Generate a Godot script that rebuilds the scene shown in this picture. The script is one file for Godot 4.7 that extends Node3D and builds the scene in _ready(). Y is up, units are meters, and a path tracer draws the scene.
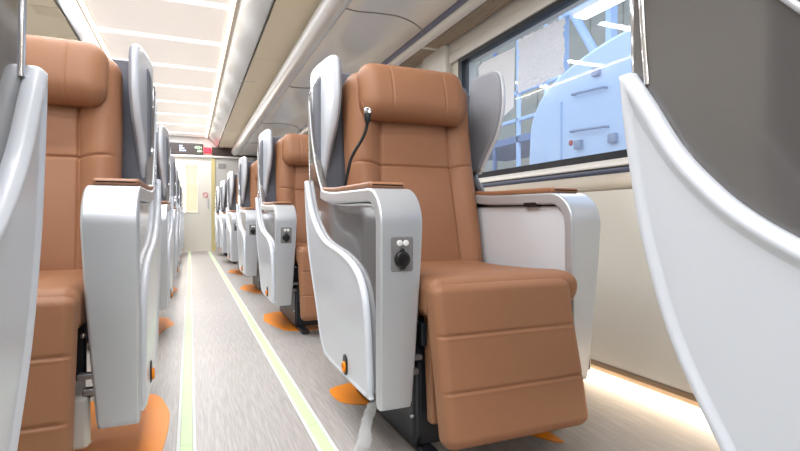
extends Node3D
# ---------------------------------------------------------------- mesh helpers
var V := PackedVector3Array()
var N := PackedVector3Array()
var I := PackedInt32Array()
var mirror := 1.0            # -1 builds a mirror-image mesh
var shift := Vector3.ZERO    # subtracted from every vertex on commit
var M := {}
var used := {}

func mat(key: String, col: Color, rough: float, metal := 0.0, coat := 0.0) -> StandardMaterial3D:
	var m := StandardMaterial3D.new()
	m.resource_name = key
	m.albedo_color = col
	m.roughness = rough
	m.metallic = metal
	if coat > 0.0:
		m.clearcoat_enabled = true
		m.clearcoat = coat
		m.clearcoat_roughness = 0.06
	M[key] = m
	return m

func glow(key: String, col: Color, energy: float) -> StandardMaterial3D:
	var m := mat(key, col, 0.5)
	m.emission_enabled = true
	m.emission = col
	m.emission_energy_multiplier = energy
	return m

func noise_tex(freq: float, octaves: int, sd: int, ramp: Array, as_normal := false, bump := 1.0, size := 512) -> NoiseTexture2D:
	var f := FastNoiseLite.new()
	f.seed = sd
	f.frequency = freq
	f.noise_type = FastNoiseLite.TYPE_SIMPLEX_SMOOTH
	f.fractal_octaves = octaves
	var t := NoiseTexture2D.new()
	t.width = size
	t.height = size
	t.seamless = true
	t.noise = f
	if as_normal:
		t.as_normal_map = true
		t.bump_strength = bump
	elif ramp.size() > 0:
		var g := Gradient.new()
		g.offsets = PackedFloat32Array([0.0, 0.5, 1.0])
		g.colors = PackedColorArray([ramp[0], ramp[1], ramp[2]])
		t.color_ramp = g
	return t

func triplanar(m: StandardMaterial3D, scale_v: Vector3, world := false) -> void:
	m.uv1_triplanar = true
	m.uv1_world_triplanar = world
	m.uv1_scale = scale_v

func begin() -> void:
	V = PackedVector3Array()
	N = PackedVector3Array()
	I = PackedInt32Array()

# stores a triangle so that its front (clockwise in Godot) looks along `out`
func tri(a: int, b: int, c: int, out: Vector3) -> void:
	if (V[b] - V[a]).cross(V[c] - V[a]).dot(out) > 0.0:
		I.append_array([a, c, b])
	else:
		I.append_array([a, b, c])

# rows of points joined into a smooth surface; `closed` wraps each row round
func grid(rows: Array, closed: bool) -> void:
	var base := V.size()
	var w: int = rows[0].size()
	for r in rows:
		V.append_array(r)
	var cnt := V.size() - base
	var acc := PackedVector3Array()
	acc.resize(cnt)
	var centres := PackedVector3Array()
	for r in rows:
		var c := Vector3.ZERO
		for p in r:
			c += p
		centres.append(c / w)
	var quads := PackedInt32Array()
	var vote := 0.0
	for i in rows.size() - 1:
		for j in (w if closed else w - 1):
			var a := i * w + j
			var b := i * w + (j + 1) % w
			var c := a + w
			var d := b + w
			quads.append_array([a, b, c, d])
			var n := (V[base + d] - V[base + a]).cross(V[base + c] - V[base + b])
			vote += n.dot((V[base + a] + V[base + d]) * 0.5 - (centres[i] + centres[i + 1]) * 0.5)
			acc[a] += n
			acc[b] += n
			acc[c] += n
			acc[d] += n
	var s := 1.0 if vote >= 0.0 else -1.0
	for k in cnt:
		N.append((acc[k] * s).normalized() if acc[k].length_squared() > 1e-20 else Vector3.UP)
	for q in range(0, quads.size(), 4):
		var a := base + quads[q]
		var b := base + quads[q + 1]
		var c := base + quads[q + 2]
		var d := base + quads[q + 3]
		if s > 0.0:
			I.append_array([a, c, b, b, c, d])
		else:
			I.append_array([a, b, c, b, d, c])

# flat polygon lid: 3D points, their 2D shape for triangulation, and the way it faces
func lid(pts: PackedVector3Array, flat: PackedVector2Array, out: Vector3) -> void:
	var t := Geometry2D.triangulate_polygon(flat)
	var base := V.size()
	V.append_array(pts)
	for p in pts:
		N.append(out)
	for k in range(0, t.size(), 3):
		tri(base + t[k], base + t[k + 1], base + t[k + 2], out)

func inset(poly: PackedVector2Array, d: float) -> PackedVector2Array:
	var n := poly.size()
	var area := 0.0
	for i in n:
		area += poly[i].cross(poly[(i + 1) % n])
	var sg := 1.0 if area > 0.0 else -1.0
	var res := PackedVector2Array()
	for i in n:
		var e0 := (poly[i] - poly[(i + n - 1) % n]).normalized()
		var e1 := (poly[(i + 1) % n] - poly[i]).normalized()
		var n0 := Vector2(-e0.y, e0.x) * sg
		var n1 := Vector2(-e1.y, e1.x) * sg
		var b := (n0 + n1)
		b = b.normalized() if b.length() > 1e-4 else n0
		res.append(poly[i] + b * d / maxf(b.dot(n0), 0.45))
	if d <= 0.0:
		return res
	# corners too tight for this inset fold over: pull their points together
	var good := []
	for i in n:
		var near := 1e9
		for j in n:
			near = minf(near, res[i].distance_to(Geometry2D.get_closest_point_to_segment(res[i], poly[j], poly[(j + 1) % n])))
		good.append(near > d * 0.93 and Geometry2D.is_point_in_polygon(res[i], poly))
	if not good.has(true):
		return res
	var fixed := res.duplicate()
	for i in n:
		if not good[i]:
			var a := i
			var b := i
			while not good[a]:
				a = (a + n - 1) % n
			while not good[b]:
				b = (b + 1) % n
			fixed[i] = (res[a] + res[b]) * 0.5
	return fixed

# polygon plate: rings of [inset, height]; f(a, b, h) places a point
func plate(poly: PackedVector2Array, rings: Array, f: Callable) -> void:
	var rows := []
	for k in rings.size():
		var q := inset(poly, rings[k][0]) if rings[k][0] != 0.0 else poly
		var r := PackedVector3Array()
		for p in q:
			r.append(f.call(p.x, p.y, rings[k][1]))
		rows.append(r)
	grid(rows, true)
	var dir: Vector3 = (f.call(0.0, 0.0, 1.0) - f.call(0.0, 0.0, 0.0)).normalized()
	if rings[0][1] > rings[-1][1]:
		dir = -dir
	for e in [0, rings.size() - 1]:
		var q := inset(poly, rings[e][0]) if rings[e][0] != 0.0 else poly
		var flat := PackedVector2Array()
		var pts := PackedVector3Array()
		for p in q:
			if flat.is_empty() or (flat[-1].distance_to(p) > 1e-5 and flat[0].distance_to(p) > 1e-5):
				flat.append(p)
				pts.append(f.call(p.x, p.y, rings[e][1]))
		if Geometry2D.triangulate_polygon(flat).is_empty():
			flat = poly
			pts = rows[e]
		lid(pts, flat, dir if e > 0 else -dir)

func rrect(x0: float, y0: float, x1: float, y1: float, r: float, k := 4) -> PackedVector2Array:
	var out := PackedVector2Array()
	for c in [[x1 - r, y1 - r, 0.0], [x0 + r, y1 - r, PI / 2], [x0 + r, y0 + r, PI], [x1 - r, y0 + r, PI * 1.5]]:
		for i in k + 1:
			var t: float = c[2] + PI / 2 * i / k
			out.append(Vector2(c[0] + r * cos(t), c[1] + r * sin(t)))
	return out

# box with rounded upright edges and chamfered top and bottom
func rbox(lo: Vector3, hi: Vector3, r := 0.004) -> void:
	r = minf(r, 0.45 * minf(hi.x - lo.x, minf(hi.y - lo.y, hi.z - lo.z)))
	plate(rrect(lo.x, lo.z, hi.x, hi.z, r, 2), [[r * 0.9, lo.y], [r * 0.3, lo.y + r * 0.3], [0.0, lo.y + r], [0.0, hi.y - r], [r * 0.3, hi.y - r * 0.3], [r * 0.9, hi.y]], func(a, b, h): return Vector3(a, h, b))

# plain box with flat faces
func box(lo: Vector3, hi: Vector3) -> void:
	for ax in 3:
		for s in 2:
			var u := (ax + 1) % 3
			var v := (ax + 2) % 3
			var base := V.size()
			var nrm := Vector3.ZERO
			nrm[ax] = 1.0 if s == 1 else -1.0
			for q in [[0, 0], [1, 0], [1, 1], [0, 1]]:
				var p := Vector3.ZERO
				p[ax] = hi[ax] if s == 1 else lo[ax]
				p[u] = hi[u] if q[0] == 1 else lo[u]
				p[v] = hi[v] if q[1] == 1 else lo[v]
				V.append(p)
				N.append(nrm)
			tri(base, base + 1, base + 2, nrm)
			tri(base, base + 2, base + 3, nrm)

# round tube along points; radius may vary
func tube(pts: PackedVector3Array, radii: Array, seg := 10) -> void:
	var rows := []
	var up := Vector3.UP
	var n := pts.size()
	for i in n:
		var t := (pts[mini(i + 1, n - 1)] - pts[maxi(i - 1, 0)]).normalized()
		if absf(t.dot(up)) > 0.95:
			up = Vector3.RIGHT if absf(t.x) < 0.8 else Vector3.BACK
		var a := t.cross(up).normalized()
		var b := t.cross(a).normalized()
		up = -b if b.dot(up) < 0 else b
		var r: float = radii[i] if radii.size() == n else radii[0]
		var row := PackedVector3Array()
		for k in seg:
			var th := TAU * k / seg
			row.append(pts[i] + (a * cos(th) + up.cross(t).normalized() * 0.0 + b * sin(th)) * r)
		rows.append(row)
	grid(rows, true)
	for e in [0, n - 1]:
		var base := V.size()
		var out := (pts[e] - pts[1 if e == 0 else n - 2]).normalized()
		V.append(pts[e])
		N.append(out)
		for p in rows[e]:
			V.append(p)
			N.append(out)
		for k in seg:
			tri(base, base + 1 + k, base + 1 + (k + 1) % seg, out)

func rod(a: Vector3, b: Vector3, r: float, seg := 10) -> void:
	tube(PackedVector3Array([a, b]), [r], seg)

# ball-ish lathe round an axis: profile of [distance along axis, radius]
func lathe(origin: Vector3, axis: Vector3, prof: Array, seg := 20) -> void:
	var a := axis.cross(Vector3.UP if absf(axis.y) < 0.9 else Vector3.RIGHT).normalized()
	var b := axis.cross(a).normalized()
	var rows := []
	for p in prof:
		var row := PackedVector3Array()
		for k in seg:
			var th := TAU * k / seg
			row.append(origin + axis * p[0] + (a * cos(th) + b * sin(th)) * maxf(p[1], 0.0002))
		rows.append(row)
	grid(rows, true)

func spline(pts: Array, per := 8, closed := false) -> PackedVector2Array:
	var out := PackedVector2Array()
	var n := pts.size()
	for i in (n if closed else n - 1):
		var p0: Vector2 = pts[(i - 1 + n) % n] if closed else pts[maxi(i - 1, 0)]
		var p1: Vector2 = pts[i]
		var p2: Vector2 = pts[(i + 1) % n]
		var p3: Vector2 = pts[(i + 2) % n] if closed else pts[mini(i + 2, n - 1)]
		for k in per:
			var t := float(k) / per
			out.append(p1.cubic_interpolate(p2, p0, p3, t))
	if not closed:
		out.append(pts[n - 1])
	return out

# upholstered body swept along a path in the (z, y) plane.
# x_c, hw: centre and half width; ht: half thickness; rc: edge radius; re: end rounding
# xs, vs: fine sampling places (seams); bulge(x, v, len) gives the push of the front face
func cushion(path: PackedVector2Array, x_c: float, hw: float, ht: float, rc: float, re: float, xs: Array, vs: Array, bulge: Callable, dx := 0.02, dv := 0.02) -> void:
	var cum := [0.0]
	for i in path.size() - 1:
		cum.append(cum[-1] + path[i].distance_to(path[i + 1]))
	var total: float = cum[-1]
	var vv := []
	for k in 9:
		vv.append(re * (1.0 - cos(PI / 2 * k / 8.0)))
		vv.append(total - re * (1.0 - cos(PI / 2 * k / 8.0)))
	var q := re
	while q < total - re:
		vv.append(q)
		q += dv
	for s in vs:
		for k in range(-5, 6):
			vv.append(s + k * 0.003)
	vv.sort()
	var xx := []
	q = -1.0
	var steps := int(2.0 * (hw - rc) / dx)
	for k in steps + 1:
		xx.append(lerpf(-(hw - rc), hw - rc, float(k) / steps))
	for s in xs:
		for k in range(-5, 6):
			xx.append(s + k * 0.003)
	xx.sort()
	var rows := []
	var prev := -1.0
	for v in vv:
		if v < 0.0 or v > total or v - prev < 0.0006:
			continue
		prev = v
		var j := 0
		while j < path.size() - 2 and cum[j + 1] < v:
			j += 1
		var f: float = (v - cum[j]) / maxf(cum[j + 1] - cum[j], 1e-6)
		var c := path[j].lerp(path[j + 1], f)
		var t0 := (path[j + 1] - path[j]).normalized()
		var tp := (path[mini(j + 2, path.size() - 1)] - path[mini(j + 1, path.size() - 2)]).normalized()
		var tm := (path[j] - path[maxi(j - 1, 0)]).normalized() if j > 0 else t0
		var tt := tm.lerp(t0, 0.5 + f * 0.5).lerp(t0.lerp(tp, f * 0.5), f).normalized()
		var nn := Vector2(tt.y, -tt.x)
		var d := minf(v, total - v)
		var k2 := sqrt(maxf(1.0 - pow(1.0 - minf(d / re, 1.0), 2.0), 0.0))
		var w := hw - re * 0.9 * (1.0 - k2)
		var t := maxf(ht * lerpf(k2, 1.0, 0.0), 0.0008)
		var r := minf(rc, t)
		var row := PackedVector3Array()
		var put := func(x: float, n: float, weight: float):
			var g: float = bulge.call(x, v, total) * weight * k2 if weight > 0.0 else 0.0
			var p := c + nn * (n + g)
			row.append(Vector3(x_c + x, p.y, p.x))
		var sc := (w - r) / (hw - rc)
		for x in xx:
			put.call(x * sc, t, 1.0)
		for k in range(1, 7):
			var a := PI / 2 - PI / 2 * k / 7.0
			put.call(w - r + r * cos(a), t - r + r * sin(a), sin(a))
		for k in range(0, 8):
			var a := -PI / 2 * k / 7.0
			put.call(w - r + r * cos(a), -t + r + r * sin(a), 0.0)
		put.call(w * 0.3, -t, 0.0)
		put.call(-w * 0.3, -t, 0.0)
		for k in range(0, 8):
			var a := -PI / 2 - PI / 2 * k / 7.0
			put.call(-w + r + r * cos(a), -t + r + r * sin(a), 0.0)
		for k in range(1, 7):
			var a := PI - PI / 2 * k / 7.0
			put.call(-w + r + r * cos(a), t - r + r * sin(a), sin(a))
		rows.append(row)
	grid(rows, true)

func commit() -> ArrayMesh:
	var a := []
	a.resize(Mesh.ARRAY_MAX)
	var v := V.duplicate()
	var n := N.duplicate()
	var ix := I.duplicate()
	for i in v.size():
		var p := v[i] - shift
		v[i] = Vector3(p.x * mirror, p.y, p.z)
		n[i] = Vector3(n[i].x * mirror, n[i].y, n[i].z)
	if mirror < 0.0:
		for i in range(0, ix.size(), 3):
			var t := ix[i]
			ix[i] = ix[i + 1]
			ix[i + 1] = t
	a[Mesh.ARRAY_VERTEX] = v
	a[Mesh.ARRAY_NORMAL] = n
	a[Mesh.ARRAY_INDEX] = ix
	var m := ArrayMesh.new()
	m.add_surface_from_arrays(Mesh.PRIMITIVE_TRIANGLES, a)
	return m

func numbered(called: String) -> String:
	used[called] = used.get(called, -1) + 1
	return called if used[called] == 0 else "%s_%03d" % [called, used[called]]

# commits what the helpers have gathered as ONE named mesh under `parent`
func part(called: String, m: Material, parent: Node3D) -> MeshInstance3D:
	return place(called, commit(), m, parent)

func place(called: String, mesh: Mesh, m: Material, parent: Node3D, at := Vector3.ZERO) -> MeshInstance3D:
	var o := MeshInstance3D.new()
	o.mesh = mesh
	o.material_override = m
	o.name = numbered(called) if parent == self else called
	o.position = at
	o.cast_shadow = GeometryInstance3D.SHADOW_CASTING_SETTING_ON
	parent.add_child(o, true)
	begin()
	return o

func thing(called: String, label: String, category: String, at := Vector3.ZERO, group := "") -> Node3D:
	var o := Node3D.new()
	o.name = numbered(called)
	add_child(o, true)
	o.position = at
	return tag(o, label, category, group)

func tag(o: Node3D, label: String, category: String, group := "") -> Node3D:
	o.set_meta("label", label)
	o.set_meta("category", category)
	if group != "":
		o.set_meta("group", group)
	return o

func setting(called: String, label := "", category := "") -> Node3D:
	var o := Node3D.new()
	o.name = called
	add_child(o, true)
	return built_in(o, label, category)

func built_in(o: Node3D, label: String, category: String) -> Node3D:
	o.set_meta("kind", "structure")
	if label != "":
		o.set_meta("label", label)
		o.set_meta("category", category)
	return o

func area(parent: Node3D, called: String, at: Vector3, rot: Vector3, size: Vector2, col: Color, energy: float) -> void:
	var l := AreaLight3D.new()
	l.name = called
	l.position = at
	l.rotation_degrees = rot
	l.area_size = size
	l.light_color = col
	l.light_energy = energy
	l.area_range = 30.0
	l.area_attenuation = 2.0
	l.shadow_enabled = true
	parent.add_child(l, true)

# ---------------------------------------------------------------- scene
const Z_END := -10.6
const Z_BACK := 3.4
const X_RIGHT := 1.62
const X_LEFT := -1.42

func _ready() -> void:
	var cam := Camera3D.new()
	cam.name = "camera"
	cam.position = Vector3(0, 0.63, 0)
	cam.rotation = Vector3(-atan(6.5 / 538.0), -atan(210.0 / 500.0), 0)
	cam.fov = rad_to_deg(2.0 * atan(225.5 / 500.0))
	cam.near = 0.03
	cam.far = 100.0
	add_child(cam)
	var env := Environment.new()
	env.background_mode = Environment.BG_COLOR
	env.background_color = Color(0.80, 0.88, 1.0)
	env.background_energy_multiplier = 1.9
	env.tonemap_mode = Environment.TONE_MAPPER_LINEAR
	env.tonemap_exposure = 1.0
	env.sdfgi_enabled = true
	env.ssao_enabled = true
	env.ssil_enabled = true
	var we := WorldEnvironment.new()
	we.name = "world_environment"
	we.environment = env
	add_child(we)
	materials()
	ceiling_lights()
	shell()
	end_wall()
	right_wall()
	luggage_rack()
	outside()
	seats()
	floor_items()

func materials() -> void:
	var lea := mat("leather", Color8(155, 110, 81), 0.5)
	lea.normal_enabled = true
	lea.normal_texture = noise_tex(0.09, 3, 3, [], true, 3.0)
	lea.normal_scale = 0.35
	lea.metallic_specular = 0.4
	triplanar(lea, Vector3(5, 5, 5))
	var lea2 := mat("leather_pad", Color8(156, 110, 80), 0.45)
	lea2.normal_enabled = true
	lea2.normal_texture = lea.normal_texture
	lea2.normal_scale = 0.3
	triplanar(lea2, Vector3(6, 6, 6))
	mat("white", Color8(212, 218, 227), 0.28, 0.0, 0.35)
	mat("dark_gloss", Color8(100, 97, 96), 0.09, 0.1, 0.6)
	mat("silver", Color8(205, 210, 216), 0.36, 0.55)
	mat("chrome", Color8(225, 225, 228), 0.08, 1.0)
	var fab := mat("fabric", Color8(146, 149, 157), 0.85)
	fab.normal_enabled = true
	fab.normal_texture = noise_tex(0.3, 2, 8, [], true, 2.0)
	fab.normal_scale = 0.4
	triplanar(fab, Vector3(12, 12, 12))
	mat("shell_grey", Color8(108, 111, 121), 0.7)
	mat("inner_white", Color8(214, 218, 224), 0.5)
	mat("socket_grey", Color8(125, 124, 126), 0.5)
	mat("black", Color8(20, 21, 24), 0.35)
	mat("black_metal", Color8(42, 45, 52), 0.45, 0.4)
	mat("bolt", Color8(190, 192, 196), 0.3, 0.8)
	mat("button", Color8(240, 240, 240), 0.4)
	mat("box_grey", Color8(205, 203, 200), 0.5)
	mat("orange", Color8(255, 150, 14), 0.45)
	mat("rail", Color8(70, 72, 78), 0.4, 0.4)
	# setting
	var fl := mat("floor", Color.WHITE, 0.38)
	fl.albedo_texture = noise_tex(0.012, 4, 21, [Color8(154, 149, 145), Color8(170, 165, 161), Color8(188, 183, 178)], false, 1.0, 1024)
	triplanar(fl, Vector3(9.0, 9.0, 0.45), true)
	mat("cream", Color8(228, 224, 212), 0.45)
	mat("cream_ceiling", Color8(238, 230, 208), 0.5)
	mat("lip", Color8(138, 137, 136), 0.5)
	mat("joint", Color8(150, 148, 146), 0.5)
	mat("roof", Color8(200, 200, 198), 0.7)
	var rp := mat("rack_panel", Color8(226, 224, 219), 0.25, 0.0, 0.3)
	rp.metallic = 0.15
	mat("tube", Color8(216, 217, 218), 0.35, 0.2)
	mat("slate", Color8(110, 114, 138), 0.4)
	mat("rail_white", Color8(222, 220, 214), 0.35)
	mat("vent_brown", Color8(184, 168, 150), 0.6)
	mat("vent_back", Color8(66, 56, 48), 0.8)
	mat("frame_black", Color8(22, 25, 32), 0.4)
	mat("navy", Color8(66, 72, 92), 0.45)
	mat("ledge", Color8(196, 184, 166), 0.5)
	mat("brown_edge", Color8(150, 128, 104), 0.6)
	var gl := mat("glass", Color(0.93, 0.96, 1.0, 0.05), 0.03)
	gl.metallic_specular = 0.36
	gl.transparency = BaseMaterial3D.TRANSPARENCY_ALPHA
	var pm := mat("panel_lit", Color8(238, 236, 234), 0.6)
	pm.emission_enabled = true
	pm.emission = Color8(255, 244, 236)
	pm.emission_energy_multiplier = 0.42
	glow("strip_lit", Color8(255, 252, 246), 1.6)
	glow("cove_lit", Color8(255, 236, 214), 1.5)
	glow("base_lit", Color8(255, 226, 190), 1.6)
	mat("stripe_white", Color8(222, 226, 222), 0.5)
	mat("stripe_green", Color8(204, 236, 176), 0.45)
	mat("door", Color8(226, 222, 210), 0.4)
	mat("end_dark", Color8(58, 46, 42), 0.35)
	mat("end_grey", Color8(196, 193, 188), 0.5)
	mat("yellow", Color8(204, 190, 136), 0.45)
	mat("sign_red", Color8(206, 70, 66), 0.5)
	glow("red_lit", Color8(255, 40, 60), 1.2)
	glow("led_white", Color8(200, 215, 255), 1.2)
	glow("led_green", Color8(190, 255, 190), 1.2)
	glow("warm_lamp", Color8(255, 238, 204), 4.0)
	# outside
	mat("car_blue", Color8(206, 226, 248), 0.4)
	mat("steel_blue", Color8(182, 206, 236), 0.5)
	mat("gantry", Color8(108, 128, 164), 0.5)
	var hw := mat("hangar", Color8(150, 148, 132), 0.8)
	hw.resource_name = "hangar_sheet"
	mat("hangar_floor", Color8(130, 130, 130), 0.8)
	mat("handle_grey", Color8(150, 164, 188), 0.4, 0.3)
	var pa := mat("paper", Color8(240, 244, 250), 0.8)
	pa.backlight_enabled = true
	pa.backlight = Color(0.5, 0.5, 0.5)
	var pl := mat("film", Color8(244, 245, 250), 0.3)
	pl.backlight_enabled = true
	pl.backlight = Color(0.7, 0.7, 0.7)
	pl.normal_enabled = true
	pl.normal_texture = noise_tex(0.03, 4, 12, [], true, 8.0)
	pl.normal_scale = 1.5
	triplanar(pl, Vector3(3, 3, 3))
	var bag := mat("bag", Color(0.93, 0.94, 0.96, 0.4), 0.3)
	bag.transparency = BaseMaterial3D.TRANSPARENCY_ALPHA

# ---------------------------------------------------------------- ceiling and its lamps
func strip_places() -> Array:
	var out := []
	var z := -10.19
	while z < 3.2:
		out.append(z)
		z += 0.878
	return out

func ceiling_lights() -> void:
	begin()
	var zs := strip_places()
	var nth := ["first", "second", "third", "fourth", "fifth", "sixth", "seventh", "eighth"]
	for k in zs.size():
		var z: float = zs[k]
		var says: String = "%s white light bar from the end door across the aisle ceiling" % nth[k] if k < 8 else "white light bar across the ceiling over the nearest seats"
		var t := thing("ceiling_light_bar", says, "ceiling light", Vector3(-0.215, 2.247, z), "light bars across the aisle ceiling")
		rbox(Vector3(-0.5, -0.004, -0.036), Vector3(0.5, 0.006, 0.036), 0.004)
		part("diffuser", M.strip_lit, t)
		area(t, "bar_light", Vector3(0, -0.006, 0), Vector3(-90, 0, 0), Vector2(1.0, 0.068), Color8(242, 247, 255), 1.35)
	for s in [[-0.735, "long cove light along the left edge of the aisle ceiling"], [0.305, "long cove light along the right edge of the aisle ceiling"]]:
		var t := thing("cove_light", s[1], "ceiling light", Vector3(s[0], 2.24, 0))
		rbox(Vector3(-0.018, -0.006, Z_END + 0.02), Vector3(0.018, 0.012, Z_BACK - 0.02), 0.004)
		part("diffuser", M.cove_lit, t)
		area(t, "cove_lamp", Vector3(0, -0.01, (Z_END + Z_BACK) * 0.5), Vector3(-90, 0, 0), Vector2(0.03, 13.8), Color8(255, 243, 228), 3.0)

func shell() -> void:
	# floor
	begin()
	box(Vector3(X_LEFT - 0.2, -0.1, Z_END - 2.2), Vector3(X_RIGHT + 0.2, 0.0, Z_BACK + 0.2))
	var f := part("floor", M.floor, self)
	built_in(f, "pale grey wood-grain vinyl floor along the carriage", "floor")
	# ceiling
	var c := setting("ceiling", "cream and grey carriage ceiling around the glowing centre panel", "ceiling")
	box(Vector3(X_LEFT - 0.2, 2.30, Z_END - 2.2), Vector3(X_RIGHT + 0.2, 2.42, Z_BACK + 0.2))
	part("roof_slab", M.roof, c)
	var zs := strip_places()
	var edges := [Z_END]
	edges.append_array(zs)
	edges.append(Z_BACK)
	for k in edges.size() - 1:
		var a: float = edges[k] + (0.03 if k > 0 else 0.0)
		var b: float = edges[k + 1] - (0.03 if k < edges.size() - 2 else 0.0)
		rbox(Vector3(-0.712, 2.25, a), Vector3(0.282, 2.275, b), 0.006)
		part("light_panel", M.panel_lit, c)
	# sloping grey lips on both sides of the light panel
	for s in [[0.325, 0.50, 1.0], [-0.755, -0.79, -1.0]]:
		var poly := PackedVector2Array([Vector2(s[0], 2.255), Vector2(s[1], 2.06), Vector2(s[1] + 0.02 * s[2], 2.06), Vector2(s[0] + 0.06 * s[2], 2.29)])
		plate(poly, [[0.0, Z_END], [0.0, Z_BACK]], func(a, b, h): return Vector3(a, b, h))
		part("lip", M.lip, c)
	# flat cream side panels, cut into lengths
	var z := Z_END
	while z < Z_BACK - 0.1:
		var z1 := minf(z + 2.0, Z_BACK)
		rbox(Vector3(0.524, 2.06, z + 0.003), Vector3(0.92, 2.09, z1 - 0.003), 0.004)
		part("side_panel", M.cream_ceiling, c)
		rbox(Vector3(X_LEFT, 2.06, z + 0.003), Vector3(-0.814, 2.09, z1 - 0.003), 0.004)
		part("side_panel", M.cream_ceiling, c)
		z = z1
	# speaker grille in the left ceiling panel
	var sp := thing("speaker_grille", "small flat grey rectangular speaker grille set in the left ceiling panel", "speaker", Vector3(-0.895, 2.058, -4.12))
	rbox(Vector3(-0.088, -0.006, -0.085), Vector3(0.088, 0.002, 0.085), 0.003)
	part("frame", M.cream_ceiling, sp)
	for k in 9:
		rbox(Vector3(-0.075, -0.009, -0.072 + k * 0.017), Vector3(0.075, -0.005, -0.062 + k * 0.017), 0.001)
		part("slat", M.cream_ceiling, sp)
	rbox(Vector3(-0.075, -0.0015, -0.01), Vector3(0.075, 0.0, 0.01), 0.0005)
	var lb := part("ceiling_sticker", M.roof, self)
	lb.position = Vector3(0.56, 2.06, -5.41)
	tag(lb, "faint pale notice sticker on the cream ceiling beside the luggage rack", "sticker")
	# left wall and rear wall (behind the camera)
	box(Vector3(X_LEFT - 0.15, 0.0, Z_END - 0.1), Vector3(X_LEFT, 2.30, Z_BACK + 0.1))
	built_in(part("wall_left", M.cream, self), "cream side wall behind the left seats", "wall")
	box(Vector3(X_LEFT, 0.0, Z_BACK), Vector3(X_RIGHT + 0.1, 2.30, Z_BACK + 0.12))
	built_in(part("wall_back", M.cream, self), "cream partition wall closing the near end of the carriage", "wall")

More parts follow.
